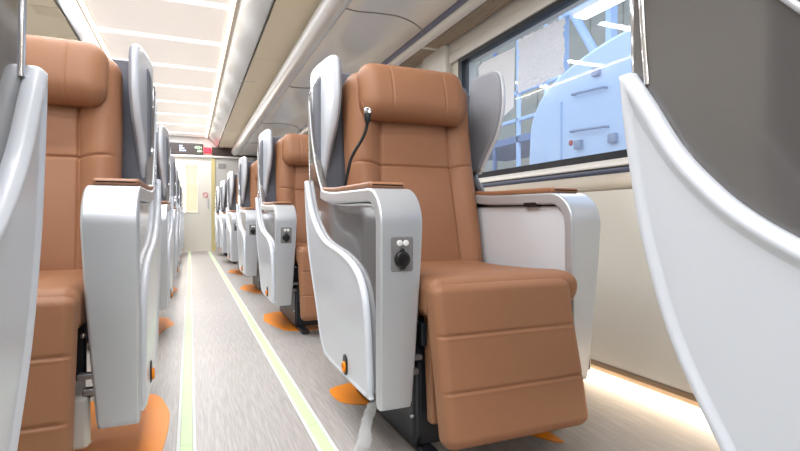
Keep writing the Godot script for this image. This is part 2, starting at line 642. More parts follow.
# ---------------------------------------------------------------- far end
func end_wall() -> void:
	begin()
	var w := setting("wall_end", "pale grey end partition around the sliding door", "wall")
	box(Vector3(X_LEFT, 0, Z_END - 0.1), Vector3(-0.31, 2.30, Z_END))
	box(Vector3(0.47, 0, Z_END - 0.1), Vector3(X_RIGHT + 0.1, 2.30, Z_END))
	box(Vector3(-0.31, 1.86, Z_END - 0.1), Vector3(0.47, 2.30, Z_END))
	part("partition", M.end_grey, w)
	rbox(Vector3(0.395, 0, Z_END - 0.06), Vector3(0.47, 1.86, Z_END + 0.02), 0.006)
	part("door_post", M.yellow, w)
	rbox(Vector3(-0.62, 1.85, Z_END), Vector3(1.2, 1.89, Z_END + 0.05), 0.008)
	part("shelf_lip", M.rail_white, w)
	var d := setting("door_1", "cream sliding end door with a tall bright window pane", "door")
	var lo := Vector3(-0.31, 0.01, Z_END - 0.05)
	var hi := Vector3(0.392, 1.85, Z_END - 0.01)
	for q in [[lo.x, lo.y, -0.20, hi.y], [0.15, lo.y, hi.x, hi.y], [-0.20, lo.y, 0.15, 0.77], [-0.20, 1.70, 0.15, hi.y]]:
		box(Vector3(q[0], q[1], lo.z), Vector3(q[2], q[3], hi.z))
	part("door_leaf", M.door, d)
	for q in [[-0.215, 0.755, -0.195, 1.715], [0.145, 0.755, 0.165, 1.715], [-0.195, 0.755, 0.145, 0.775], [-0.195, 1.695, 0.145, 1.715]]:
		rbox(Vector3(q[0], q[1], Z_END - 0.055), Vector3(q[2], q[3], Z_END - 0.002), 0.004)
	part("window_frame", M.rail_white, d)
	box(Vector3(-0.2, 0.77, Z_END - 0.034), Vector3(0.15, 1.70, Z_END - 0.030))
	part("pane", M.glass, d)
	rbox(Vector3(0.32, 0.85, Z_END - 0.012), Vector3(0.345, 1.05, Z_END + 0.01), 0.006)
	part("door_handle", M.silver, d)
	# prohibition sign on the door
	var s := thing("prohibition_sign", "small round red and white prohibition sign on the end door", "sign", Vector3(0.285, 1.113, Z_END - 0.01))
	lathe(Vector3(0, 0, 0), Vector3.BACK, [[0.0, 0.055], [0.003, 0.055], [0.0035, 0.0]], 24)
	part("disc", M.button, s)
	var ring := PackedVector3Array()
	for k in 25:
		ring.append(Vector3(0.045 * cos(TAU * k / 24), 0.045 * sin(TAU * k / 24), 0.004))
	tube(ring, [0.008], 6)
	rod(Vector3(-0.03, 0.03, 0.004), Vector3(0.03, -0.03, 0.004), 0.006, 6)
	part("ring", M.sign_red, s)
	# header display
	var h := thing("display_panel", "dark brown information display above the end door with pale glowing characters", "display", Vector3(0.07, 1.89, Z_END))
	rbox(Vector3(-0.62, 0.0, 0.0), Vector3(0.175, 0.22, 0.06), 0.01)
	part("housing", M.end_dark, h)
	for k in 3:
		var n := 4 - k
		for j in n:
			rbox(Vector3(-0.25 + j * 0.03, 0.06 + k * 0.045, 0.06), Vector3(-0.228 + j * 0.03, 0.085 + k * 0.045, 0.064), 0.002)
	part("clock_characters", M.led_white, h).set_meta("kind", "stuff")
	for q in [[0.08, 0.13, 0.1, 0.16], [0.105, 0.12, 0.112, 0.17], [0.125, 0.12, 0.15, 0.128], [0.125, 0.16, 0.15, 0.168], [0.125, 0.12, 0.132, 0.168], [0.16, 0.12, 0.167, 0.17], [0.175, 0.14, 0.2, 0.148], [0.19, 0.12, 0.197, 0.17], [0.12, 0.06, 0.21, 0.075], [0.13, 0.085, 0.2, 0.095]]:
		rbox(Vector3(q[0] - 0.055, q[1], 0.06), Vector3(q[2] - 0.055, q[3], 0.064), 0.002)
	part("route_characters", M.led_green, h).set_meta("kind", "stuff")
	rbox(Vector3(0.41, 1.895, Z_END), Vector3(1.38, 2.055, Z_END + 0.05), 0.01)
	tag(part("header_panel", M.end_dark, self), "plain dark header panel on the end wall beside the red lamp", "panel")
	var r := thing("indicator_lamp", "glowing red indicator lamp above the end wall beside the display", "indicator lamp", Vector3(0.325, 1.945, Z_END))
	rbox(Vector3(-0.066, 0, 0), Vector3(0.066, 0.1, 0.06), 0.01)
	part("lens", M.red_lit, r)
	var ol := OmniLight3D.new()
	ol.name = "lamp_glow"
	ol.position = Vector3(0, 0.05, 0.09)
	ol.light_color = Color8(255, 40, 60)
	ol.light_energy = 0.02
	ol.light_size = 0.05
	ol.shadow_enabled = true
	r.add_child(ol)
	rbox(Vector3(0.52, 1.66, Z_END), Vector3(0.66, 1.75, Z_END + 0.02), 0.006)
	tag(part("wall_plate", M.joint, self), "small grey plate on the end wall right of the yellow door post", "plate")
	# vestibule behind the door
	var v := setting("wall_vestibule", "pale vestibule walls seen through the end door pane", "wall")
	box(Vector3(-1.0, 0, Z_END - 1.7), Vector3(1.0, 2.3, Z_END - 1.6))
	box(Vector3(-1.1, 0, Z_END - 1.7), Vector3(-1.0, 2.3, Z_END - 0.1))
	box(Vector3(1.0, 0, Z_END - 1.7), Vector3(1.1, 2.3, Z_END - 0.1))
	part("panelling", M.cream, v)
	var vl := thing("vestibule_lamp", "bright warm lamp panel glowing behind the end door pane", "lamp", Vector3(-0.22, 1.3, Z_END - 0.9))
	rbox(Vector3(-0.14, -0.62, -0.02), Vector3(0.14, 0.44, 0.02), 0.01)
	part("diffuser", M.warm_lamp, vl)
	area(vl, "lamp_light", Vector3(0, -0.1, 0.03), Vector3(0, 180, 0), Vector2(0.28, 1.0), Color8(255, 245, 230), 3.4)

# ---------------------------------------------------------------- right wall with its windows
func right_wall() -> void:
	begin()
	var wins := [[-10.3, -8.2], [-7.75, -5.65], [-5.2, -3.3], [-2.85, -0.95], [-0.5, 1.4]]
	var w := setting("wall_right", "cream side wall below and between the carriage windows", "wall")
	var y0 := 0.885
	var y1 := 1.665
	# structural wall with thickness, openings left free
	box(Vector3(X_RIGHT, 0.0, Z_END - 0.1), Vector3(X_RIGHT + 0.12, y0, Z_BACK))
	box(Vector3(X_RIGHT, y1, Z_END - 0.1), Vector3(X_RIGHT + 0.12, 2.30, Z_BACK))
	var zz := Z_END - 0.1
	for q in wins:
		box(Vector3(X_RIGHT, y0, zz), Vector3(X_RIGHT + 0.12, y1, q[0]))
		zz = q[1]
	box(Vector3(X_RIGHT, y0, zz), Vector3(X_RIGHT + 0.12, y1, Z_BACK))
	part("wall_body", M.cream, w)
	# lower cream panels, two metres each, floating above a lit gap
	var z := Z_END
	while z < Z_BACK - 0.1:
		var z1 := minf(z + 1.9, Z_BACK)
		rbox(Vector3(1.52, 0.055, z + 0.002), Vector3(1.62, 0.75, z1 - 0.002), 0.004)
		part("lower_panel", M.cream, w)
		rbox(Vector3(1.517, 0.035, z + 0.002), Vector3(1.57, 0.055, z1 - 0.002), 0.003)
		part("panel_edge", M.brown_edge, w)
		z = z1
	# rounded beige ledge, navy strip, white sill: profiles run the whole length
	var run := func(pts: Array, called: String, m: Material):
		plate(PackedVector2Array(pts), [[0.0, Z_END], [0.0, Z_BACK]], func(a, b, h): return Vector3(a, b, h))
		part(called, m, w)
	run.call([Vector2(1.62, 0.74), Vector2(1.525, 0.74), Vector2(1.512, 0.752), Vector2(1.512, 0.775), Vector2(1.53, 0.80), Vector2(1.575, 0.815), Vector2(1.62, 0.815)], "ledge", M.ledge)
	run.call([Vector2(1.62, 0.813), Vector2(1.597, 0.813), Vector2(1.597, 0.845), Vector2(1.62, 0.845)], "navy_strip", M.navy)
	run.call([Vector2(1.64, 0.845), Vector2(1.592, 0.845), Vector2(1.588, 0.85), Vector2(1.592, 0.876), Vector2(1.64, 0.876)], "sill_strip", M.rail_white)
	run.call([Vector2(1.62, 1.665), Vector2(1.60, 1.665), Vector2(1.595, 1.67), Vector2(1.595, 1.725), Vector2(1.603, 1.73), Vector2(1.60, 1.735), Vector2(1.595, 1.74), Vector2(1.595, 1.80), Vector2(1.62, 1.80)], "header_strip", M.rail_white)
	# pillars between the windows
	var pz := Z_END
	for k in wins.size() + 1:
		var b: float = wins[k][0] if k < wins.size() else Z_BACK
		if k > 0:
			rbox(Vector3(1.56, 0.876, pz - 0.01), Vector3(1.63, 1.80, b - 0.10), 0.02)
			part("pillar", M.rail_white, w)
		if k < wins.size():
			pz = wins[k][1]
	# windows: black frame and pane
	for k in wins.size():
		var a: float = wins[k][0]
		var b: float = wins[k][1]
		var win := setting("window_%d" % (k + 1), ["window far down the carriage by the end wall", "window one bay before the far end of the carriage", "window behind the second seat by the wall", "wide black-framed window behind the seat with the gooseneck lamp", "window beside the nearest seat shell"][k], "window")
		box(Vector3(1.605, 0.868, a), Vector3(1.66, 0.91, b))
		box(Vector3(1.605, 1.64, a), Vector3(1.66, 1.675, b))
		box(Vector3(1.605, 0.91, a), Vector3(1.66, 1.64, a + 0.045))
		box(Vector3(1.605, 0.91, b - 0.045), Vector3(1.66, 1.64, b))
		part("window_frame", M.frame_black, win)
		box(Vector3(1.632, 0.90, a + 0.03), Vector3(1.638, 1.65, b - 0.03))
		part("pane", M.glass, win)
	# warm light line in the gap under the wall panels
	var l := thing("floor_light_line", "warm light line glowing in the gap between wall panel and floor", "floor light", Vector3(1.59, 0.0, 0))
	rbox(Vector3(-0.004, 0.012, Z_END + 0.02), Vector3(0.012, 0.045, Z_BACK - 0.02), 0.003)
	part("diffuser", M.base_lit, l)
	area(l, "line_light", Vector3(-0.03, 0.03, (Z_END + Z_BACK) * 0.5), Vector3(-25, 90, 0), Vector2(13.8, 0.02), Color8(255, 230, 200), 6.0)

# ---------------------------------------------------------------- luggage rack and vents
func luggage_rack() -> void:
	begin()
	var r := thing("luggage_rack", "long overhead luggage rack with round front tube and curved grey panels above the right seats", "luggage rack", Vector3(0.845, 1.97, 0))
	shift = Vector3(0.845, 1.97, 0)
	var tp := PackedVector3Array()
	for k in 15:
		tp.append(Vector3(0.845, 1.985, lerpf(Z_END + 0.06, Z_BACK - 0.02, k / 14.0)))
	tube(tp, [0.078], 28)
	part("front_tube", M.tube, r)
	var prof := spline([Vector2(0.86, 1.925), Vector2(0.95, 1.915), Vector2(1.10, 1.925), Vector2(1.24, 1.925), Vector2(1.34, 1.90), Vector2(1.405, 1.862)], 5)
	var seams := [Z_END + 0.06, -8.75, -6.87, -4.9, -2.96, -1.0, 0.95, Z_BACK - 0.02]
	for k in seams.size() - 1:
		var rows := []
		for zz in [seams[k] + 0.005, seams[k + 1] - 0.005]:
			var row := PackedVector3Array()
			for p in prof:
				row.append(Vector3(p.x, p.y, zz))
			for j in range(prof.size() - 1, -1, -1):
				row.append(Vector3(prof[j].x + 0.004, prof[j].y + 0.018, zz))
			rows.append(row)
		grid(rows, true)
		part("panel", M.rack_panel, r)
		# raised grey joint strip over each seam
		if k > 0:
			var pts := PackedVector3Array()
			for p in prof:
				pts.append(Vector3(p.x, p.y - 0.001, seams[k]))
			pts.append(Vector3(1.412, 1.78, seams[k]))
			tube(pts, [0.005], 8)
			part("joint_strip", M.joint, r)
	plate(PackedVector2Array([Vector2(1.40, 1.868), Vector2(1.415, 1.815), Vector2(1.44, 1.815), Vector2(1.44, 1.885)]), [[0.0, Z_END + 0.06], [0.0, Z_BACK - 0.02]], func(a, b, h): return Vector3(a, b, h))
	part("slate_strip", M.slate, r)
	plate(PackedVector2Array([Vector2(1.395, 1.815), Vector2(1.385, 1.805), Vector2(1.385, 1.785), Vector2(1.395, 1.772), Vector2(1.425, 1.768), Vector2(1.445, 1.785), Vector2(1.445, 1.818)]), [[0.0, Z_END + 0.06], [0.0, Z_BACK - 0.02]], func(a, b, h): return Vector3(a, b, h))
	part("bottom_rail", M.rail_white, r)
	# closing sheet behind, so that the rack is a box
	box(Vector3(0.86, 2.0, Z_END + 0.06), Vector3(1.60, 2.02, Z_BACK - 0.02))
	box(Vector3(1.44, 1.83, Z_END + 0.06), Vector3(1.60, 1.85, Z_BACK - 0.02))
	part("top_sheet", M.roof, r)
	shift = Vector3.ZERO
	# air vents between rack and window header
	var cuts := [-10.5, -8.1, -5.5, -3.05, -0.75, 1.6]
	var says := ["brown slatted air vent over the window by the far end wall", "brown slatted air vent before the far end of the rack", "brown slatted air vent above the second seat by the wall", "brown slatted air vent over the window with paper taped to it", "brown slatted air vent over the nearest window"]
	for k in 5:
		var v := thing("air_vent", says[k], "air vent", Vector3(1.52, 1.79, cuts[k]))
		var ln: float = cuts[k + 1] - cuts[k] - 0.03
		box(Vector3(-0.07, 0.02, 0), Vector3(0.075, 0.03, ln))
		part("back_plate", M.vent_back, v)
		for j in 7:
			rbox(Vector3(-0.068 + j * 0.0205, 0.0, 0), Vector3(-0.057 + j * 0.0205, 0.012, ln), 0.002)
			part("slat", M.vent_brown, v)
		rbox(Vector3(-0.07, -0.004, ln), Vector3(0.075, 0.028, ln + 0.03), 0.003)
		part("end_bar", M.rail_white, v)

# ---------------------------------------------------------------- what the window shows
func outside() -> void:
	begin()
	# parked rail car with a rounded light blue end
	var c := thing("rail_car", "light blue rail car with rounded end parked outside the window", "rail car", Vector3(5.2, -0.6, -1.5))
	shift = Vector3(5.2, -0.6, -1.5)
	var pts := spline([Vector2(-5.30, 0.1), Vector2(-5.30, 0.8), Vector2(-5.29, 1.34), Vector2(-5.27, 1.64), Vector2(-5.22, 1.89), Vector2(-5.0, 2.17), Vector2(-4.6, 2.36), Vector2(-4.12, 2.48), Vector2(-3.5, 2.55), Vector2(-2.5, 2.62), Vector2(2.0, 2.64)], 6)
	pts.append(Vector2(2.0, 0.1))
	plate(pts, [[0.05, 4.0], [0.015, 4.015], [0.0, 4.05], [0.0, 6.35], [0.05, 6.4]], func(a, b, h): return Vector3(h, b, a))
	part("body", M.car_blue, c)
	for q in [[-4.44, 2.03, -3.97, 2.0], [-4.46, 1.62, -3.95, 1.59]]:
		tube(PackedVector3Array([Vector3(4.0, q[1], q[0]), Vector3(3.95, q[1], q[0]), Vector3(3.95, q[3], q[2]), Vector3(4.0, q[3], q[2])]), [0.014], 8)
		part("grab_rail", M.handle_grey, c)
	for q in [[-4.36, 1.46], [-3.87, 1.46], [-4.1, 2.2]]:
		rbox(Vector3(3.95, q[1] - 0.05, q[0] - 0.05), Vector3(4.02, q[1] + 0.05, q[0] + 0.05), 0.01)
		part("bracket", M.handle_grey, c)
	lathe(Vector3(4.005, 1.50, -4.5), Vector3(-1, 0, 0), [[0.0, 0.035], [0.015, 0.03], [0.02, 0.0]], 12)
	part("red_marker", M.sign_red, c)
	for q in [-4.66, -3.66, -2.9]:
		rbox(Vector3(3.985, 0.3, q - 0.012), Vector3(4.01, 2.0, q + 0.012), 0.003)
		part("seam_strip", M.steel_blue, c)
	shift = Vector3.ZERO
	# scaffold frame in front of and above the car
	var s := thing("scaffold_frame", "light blue steel scaffold frame with a diagonal brace above the rail car", "scaffold", Vector3(6.6, -0.6, -6.5))
	shift = Vector3(6.6, -0.6, -6.5)
	for z in [-7.63, -6.46, -4.6]:
		rbox(Vector3(6.52, -0.6, z - 0.06), Vector3(6.68, 7.0, z + 0.06), 0.01)
		part("post", M.steel_blue, s)
	rbox(Vector3(6.55, 4.46, -7.6), Vector3(6.65, 4.60, -4.6), 0.01)
	part("cross_beam", M.steel_blue, s)
	tube(PackedVector3Array([Vector3(6.6, 4.5, -7.4), Vector3(6.6, 3.2, -6.6)]), [0.08], 8)
	part("brace", M.steel_blue, s)
	shift = Vector3.ZERO
	# gantry further back
	var g := thing("gantry_platform", "dark blue steel work platform with handrails outside the window, left of the rail car", "work platform", Vector3(5.5, -0.6, -8.0))
	shift = Vector3(5.5, -0.6, -8.0)
	rbox(Vector3(5.0, 1.90, -9.2), Vector3(6.4, 2.02, -6.6), 0.01)
	part("deck", M.gantry, g)
	for y in [2.25, 2.7]:
		rbox(Vector3(5.0, y, -9.2), Vector3(5.06, y + 0.06, -5.9), 0.01)
		part("handrail", M.steel_blue, g)
	for z in [-9.0, -7.6, -6.9, -6.2]:
		rbox(Vector3(5.0, -0.6, z - 0.03), Vector3(5.06, 3.6, z + 0.03), 0.01)
		part("post", M.gantry if z < -7.0 else M.steel_blue, g)
	rbox(Vector3(5.0, 1.2, -9.2), Vector3(5.06, 1.27, -6.1), 0.01)
	part("lower_beam", M.gantry, g)
	shift = Vector3.ZERO
	# hangar shell
	var h := setting("wall_hangar", "ribbed olive grey shed wall far outside the window", "wall")
	for k in 60:
		rbox(Vector3(9.0 + 0.03 * (k % 2), -0.6, -24.0 + k * 0.5), Vector3(9.2, 7.0, -23.5 + k * 0.5), 0.02)
		part("sheet", M.hangar, h)
	box(Vector3(1.9, -0.7, -26), Vector3(9.3, -0.6, 8))
	built_in(part("ground", M.hangar_floor, self), "grey concrete shed floor outside", "ground")
	# hanging fluorescent lamp
	for q in [[4.6, 3.22, -4.6, "bright fluorescent lamp hanging outside above the rail car"], [7.9, 3.7, -9.2, "fluorescent lamp hanging outside above the work platform"]]:
		var l := thing("shed_lamp", q[3], "lamp", Vector3(q[0], q[1], q[2]))
		rbox(Vector3(-0.12, 0, -0.45), Vector3(0.12, 0.06, 0.45), 0.01)
		part("tray", M.rail_white, l)
		rbox(Vector3(-0.1, -0.03, -0.43), Vector3(0.1, 0.0, 0.43), 0.01)
		part("diffuser", M.strip_lit, l)
		rod(Vector3(0, 0.06, 0), Vector3(0, 4.0, 0), 0.01, 6)
		part("hanger", M.handle_grey, l)
		area(l, "lamp_light", Vector3(0, -0.035, 0), Vector3(-90, 0, 0), Vector2(0.2, 0.86), Color8(235, 243, 255), 6.0)
	# sheets taped to the outside of the window
	var ws := PackedVector2Array([Vector2(-2.64, 1.555), Vector2(-2.60, 1.575), Vector2(-2.27, 1.565), Vector2(-2.28, 1.243), Vector2(-2.40, 1.20), Vector2(-2.62, 1.215)])
	plate(ws, [[0.0, 1.629], [0.0, 1.6305]], func(a, b, h): return Vector3(h, b, a))
	tag(part("paper_sheet", M.paper, self), "blank white paper sheet taped on the window behind the headrest", "paper")
	# crinkled film: a grid with small folds
	var rows := []
	var rng := RandomNumberGenerator.new()
	rng.seed = 5
	for i in 19:
		var row := PackedVector3Array()
		for j in 23:
			var u := j / 22.0
			var v := i / 18.0
			var z := lerpf(-2.23, -1.875, u)
			var y := lerpf(1.59, lerpf(1.306, 1.328, u), v) - 0.012 * u
			row.append(Vector3(1.617 + rng.randf() * 0.012, y + rng.randf_range(-0.004, 0.004), z + rng.randf_range(-0.004, 0.004)))
		rows.append(row)
	grid(rows, false)
	tag(part("plastic_sheet", M.film, self), "crinkled translucent plastic sheet taped on the middle of the window", "plastic sheet")

# ---------------------------------------------------------------- seats
# seat space: x from 0 (aisle face) to 0.71 (wall face), z 0 at the front of the arms, minus to the back
func ear_s(z: float, wall: bool) -> float:
	return 0.006 if wall else 0.022 + 0.034 * clampf((z + 0.85) / 0.25, -0.1, 1.3)

func petal_poly() -> PackedVector2Array:
	var p := spline([Vector2(-0.848, 0.785), Vector2(-0.842, 0.735), Vector2(-0.831, 0.67), Vector2(-0.815, 0.60), Vector2(-0.782, 0.51), Vector2(-0.728, 0.42), Vector2(-0.665, 0.33), Vector2(-0.592, 0.215), Vector2(-0.53, 0.165)], 6)
	p.append_array(spline([Vector2(-0.45, 0.158), Vector2(-0.10, 0.158), Vector2(-0.075, 0.17), Vector2(-0.072, 0.20)], 3))
	p.append_array(spline([Vector2(-0.086, 0.32), Vector2(-0.108, 0.41), Vector2(-0.152, 0.47), Vector2(-0.23, 0.508), Vector2(-0.34, 0.533), Vector2(-0.50, 0.554), Vector2(-0.59, 0.576), Vector2(-0.66, 0.606), Vector2(-0.713, 0.637), Vector2(-0.749, 0.668), Vector2(-0.779, 0.702), Vector2(-0.81, 0.75), Vector2(-0.834, 0.785)], 6))
	return p

func panel_poly() -> PackedVector2Array:
	var p := spline([Vector2(-0.828, 1.13), Vector2(-0.838, 1.14), Vector2(-0.846, 1.10), Vector2(-0.848, 1.0), Vector2(-0.848, 0.9), Vector2(-0.845, 0.78), Vector2(-0.825, 0.65), Vector2(-0.77, 0.50), Vector2(-0.70, 0.40), Vector2(-0.60, 0.24), Vector2(-0.56, 0.19)], 5)
	p.append_array(spline([Vector2(-0.50, 0.17), Vector2(-0.03, 0.17)], 4))
	p.append_array(spline([Vector2(-0.03, 0.60), Vector2(-0.045, 0.65), Vector2(-0.085, 0.675), Vector2(-0.30, 0.68), Vector2(-0.52, 0.692), Vector2(-0.60, 0.725), Vector2(-0.655, 0.77), Vector2(-0.70, 0.82), Vector2(-0.745, 0.88), Vector2(-0.79, 0.98), Vector2(-0.815, 1.06)], 5))
	return p

# the wing: a narrow leaf on the aisle side, a broader one on the wall side
func ear_poly(wall: bool) -> PackedVector2Array:
	if wall:
		var w := spline([Vector2(-0.725, 1.235), Vector2(-0.62, 1.23), Vector2(-0.545, 1.222), Vector2(-0.508, 1.195), Vector2(-0.492, 1.13), Vector2(-0.495, 1.06), Vector2(-0.525, 0.98), Vector2(-0.575, 0.92), Vector2(-0.62, 0.87), Vector2(-0.645, 0.835)], 5)
		w.append_array(spline([Vector2(-0.67, 0.82), Vector2(-0.72, 0.84), Vector2(-0.735, 0.95), Vector2(-0.738, 1.10)], 5))
		return w
	var p := spline([Vector2(-0.846, 1.19), Vector2(-0.83, 1.222), Vector2(-0.72, 1.235), Vector2(-0.63, 1.23), Vector2(-0.602, 1.20), Vector2(-0.594, 1.13), Vector2(-0.598, 1.06), Vector2(-0.625, 0.98), Vector2(-0.675, 0.90), Vector2(-0.712, 0.82), Vector2(-0.735, 0.755), Vector2(-0.742, 0.72)], 5)
	p.append_array(spline([Vector2(-0.765, 0.735), Vector2(-0.79, 0.82), Vector2(-0.82, 0.91), Vector2(-0.842, 1.0), Vector2(-0.848, 1.09)], 5))
	return p

func arm_rows(t0: float, t1: float, b0: float, b1: float) -> void:
	var path := PackedVector2Array()
	path.append_array(spline([Vector2(-0.61, 0.722), Vector2(-0.57, 0.713), Vector2(-0.52, 0.707), Vector2(-0.40, 0.70), Vector2(-0.10, 0.695)], 4))
	for k in range(1, 10):
		var a := PI / 2 - PI / 2 * k / 9.0
		path.append(Vector2(-0.098 + 0.08 * cos(a), 0.615 + 0.08 * sin(a)))
	path.append_array(PackedVector2Array([Vector2(-0.018, 0.5), Vector2(-0.018, 0.3), Vector2(-0.018, 0.17), Vector2(-0.018, 0.155)]))
	var rows := []
	var n := path.size()
	for i in n:
		var t := (path[mini(i + 1, n - 1)] - path[maxi(i - 1, 0)]).normalized()
		var nn := Vector2(-t.y, t.x)
		if nn.dot(Vector2(1, 1)) < 0:
			nn = -nn
		var low := clampf((0.62 - path[i].y) / 0.46, 0.0, 1.0)
		low = pow(low, 1.3)
		var x0 := lerpf(t0, b0, low)
		var hx := (lerpf(t1, b1, low) - x0) * 0.5
		var e := 0.75 if i == n - 1 else 1.0
		var row := PackedVector3Array()
		for q in rrect(-hx, -0.018, hx, 0.018, 0.007, 4):
			var p := path[i] + nn * q.y * e
			row.append(Vector3(x0 + hx + q.x * (0.96 if e < 1.0 else 1.0), p.y, p.x))
		rows.append(row)
	grid(rows, true)
	var flat := rrect(-1, -0.5, 1, 0.5, 0.1, 4)
	lid(rows[n - 1], flat, Vector3.DOWN)

func make_seat(mir: float, socket: bool) -> Node3D:
	var t := Node3D.new()
	t.name = numbered("reclining_seat")
	add_child(t, true)
	mirror = mir
	shift = Vector3(0.355, 0, -0.4)
	begin()
	# ---- shell
	var side := func(sgn: float, off: float): return func(a, b, h): return Vector3(off + h * sgn, b, a)
	plate(rrect(0.02, 0.62, 0.69, 1.20, 0.05, 6), [[0.012, -0.832], [0.0, -0.82], [0.0, -0.735], [0.006, -0.727]], func(a, b, h): return Vector3(a, b, h))
	plate(rrect(0.03, 0.24, 0.68, 0.66, 0.02, 3), [[0.006, -0.812], [0.0, -0.805], [0.0, -0.76], [0.004, -0.755]], func(a, b, h): return Vector3(a, b, h + (0.66 - b) * 0.52))
	part("back_shell", M.shell_grey, t)
	for e in 2:
		var off := 0.0 if e == 0 else 0.71
		var sg := 1.0 if e == 0 else -1.0
		# outside-facing rings run from the inner face to the outer one
		plate(panel_poly(), [[0.003, 0.034], [0.0, 0.03], [0.0, 0.014], [0.003, 0.011], [0.008, 0.010]], side.call(sg, off))
		part("side_panel", M.dark_gloss, t)
		plate(petal_poly(), [[0.004, 0.012], [0.0, 0.008], [0.0, 0.0], [0.0018, -0.004], [0.005, -0.0075], [0.008, -0.0085], [0.0115, -0.008], [0.0145, -0.0055], [0.018, -0.005]], side.call(sg, off))
		part("lower_cover", M.white, t)
		plate(ear_poly(e == 1), [[0.004, 0.013], [0.0, 0.009], [0.0, 0.002], [0.0025, -0.003], [0.007, -0.006], [0.013, -0.0075]], func(a, b, h): return Vector3(off + sg * (ear_s(a, e == 1) + h), b, a))
		part("wing", M.white, t)
		# grey upholstered lining inside the wing and along the side
		plate(ear_poly(e == 1), [[0.004, 0.011], [0.004, 0.018], [0.008, 0.022], [0.014, 0.024]], func(a, b, h): return Vector3(off + sg * (ear_s(a, e == 1) + h), b, a))
		part("wing_lining", M.fabric, t)
		# bright edge trim down the back of the dark panel
		var tr := PackedVector3Array()
		for p in spline([Vector2(-0.83, 1.12), Vector2(-0.833, 0.97), Vector2(-0.831, 0.88), Vector2(-0.822, 0.77)], 6):
			tr.append(Vector3(off + sg * 0.0095, p.y, p.x))
		tube(tr, [0.003], 8)
		part("edge_trim", M.chrome, t)
		# thin bright line between dark panel and wing / arm
		tr = PackedVector3Array()
		for p in spline([Vector2(-0.825, 1.10), Vector2(-0.792, 0.98), Vector2(-0.747, 0.88), Vector2(-0.702, 0.82), Vector2(-0.655, 0.768), Vector2(-0.60, 0.722), Vector2(-0.52, 0.688), Vector2(-0.30, 0.674), Vector2(-0.09, 0.668), Vector2(-0.05, 0.645), Vector2(-0.038, 0.60), Vector2(-0.038, 0.40), Vector2(-0.038, 0.17)], 5):
			tr.append(Vector3(off + sg * 0.009, p.y, p.x))
		tube(tr, [0.0035], 6)
		part("edge_trim", M.silver, t)
		# inner lining under the arm
		plate(PackedVector2Array([Vector2(-0.72, 0.20), Vector2(-0.035, 0.20), Vector2(-0.035, 0.62), Vector2(-0.08, 0.672), Vector2(-0.60, 0.68), Vector2(-0.72, 0.72)]), [[0.0, 0.060], [0.0, 0.092], [0.004, 0.096]], side.call(sg, off))
		part("inner_lining", M.inner_white, t)
		# orange pull handle in its hole
		var hole := rrect(-0.30, 0.170, -0.262, 0.226, 0.017, 4)
		plate(hole, [[-0.003, -0.003], [-0.003, -0.0075], [0.002, -0.0085]], side.call(sg, off))
		var ho := part("handle_hole", M.black, t)
		var rg := PackedVector3Array()
		for k in 17:
			rg.append(Vector3(off + sg * -0.011, 0.192 + 0.013 * sin(TAU * k / 16), -0.279 + 0.011 * cos(TAU * k / 16)))
		tube(rg, [0.004], 8)
		var hd := part("pull_handle", M.orange, ho)
		hd.set_meta("label", "orange pull handle")
	# ---- arms
	arm_rows(0.0, 0.117, 0.0, 0.087)
	var am := part("arm", M.silver, t)
	cushion(PackedVector2Array([Vector2(-0.62, 0.737), Vector2(-0.45, 0.726), Vector2(-0.09, 0.7215)]), 0.056, 0.052, 0.009, 0.007, 0.012, [], [], func(_x, _v, _l): return 0.0, 0.03, 0.06)
	part("arm_pad", M.leather_pad, am)
	if socket:
		plate(rrect(0.028, 0.50, 0.088, 0.587, 0.006, 3), [[0.0, -0.002], [0.0, 0.001], [0.002, 0.002]], func(a, b, h): return Vector3(a, b, h))
		part("socket_plate", M.socket_grey, am)
		for bx in [0.051, 0.068]:
			lathe(Vector3(bx, 0.571, 0.001), Vector3.BACK, [[0.0, 0.0078], [0.003, 0.0078], [0.004, 0.006], [0.0042, 0.0]], 16)
			part("button", M.button, am)
		lathe(Vector3(0.057, 0.531, 0.001), Vector3.BACK, [[0.0, 0.0205], [0.008, 0.0205], [0.011, 0.018], [0.012, 0.010], [0.0122, 0.0]], 24)
		rbox(Vector3(0.051, 0.545, 0.001), Vector3(0.063, 0.558, 0.009), 0.003)
		rbox(Vector3(0.050, 0.506, 0.001), Vector3(0.064, 0.515, 0.011), 0.003)
		part("socket_cap", M.black, am)
	arm_rows(0.598, 0.71, 0.606, 0.662)
	am = part("arm", M.silver, t)
	cushion(PackedVector2Array([Vector2(-0.62, 0.737), Vector2(-0.45, 0.726), Vector2(-0.09, 0.7215)]), 0.654, 0.052, 0.009, 0.007, 0.012, [], [], func(_x, _v, _l): return 0.0, 0.03, 0.06)
	part("arm_pad", M.leather_pad, am)
	rbox(Vector3(0.598, 0.672, -0.235), Vector3(0.62, 0.69, -0.165), 0.004)
	part("arm_switch", M.black, am)
	# ---- upholstery
	var xc := 0.35
	var groove := func(d: float, w: float) -> float: return -exp(-d * d / (w * w))
	var bp := spline([Vector2(-0.535, 0.40), Vector2(-0.575, 0.60), Vector2(-0.625, 0.82), Vector2(-0.655, 1.00), Vector2(-0.675, 1.185)], 6)
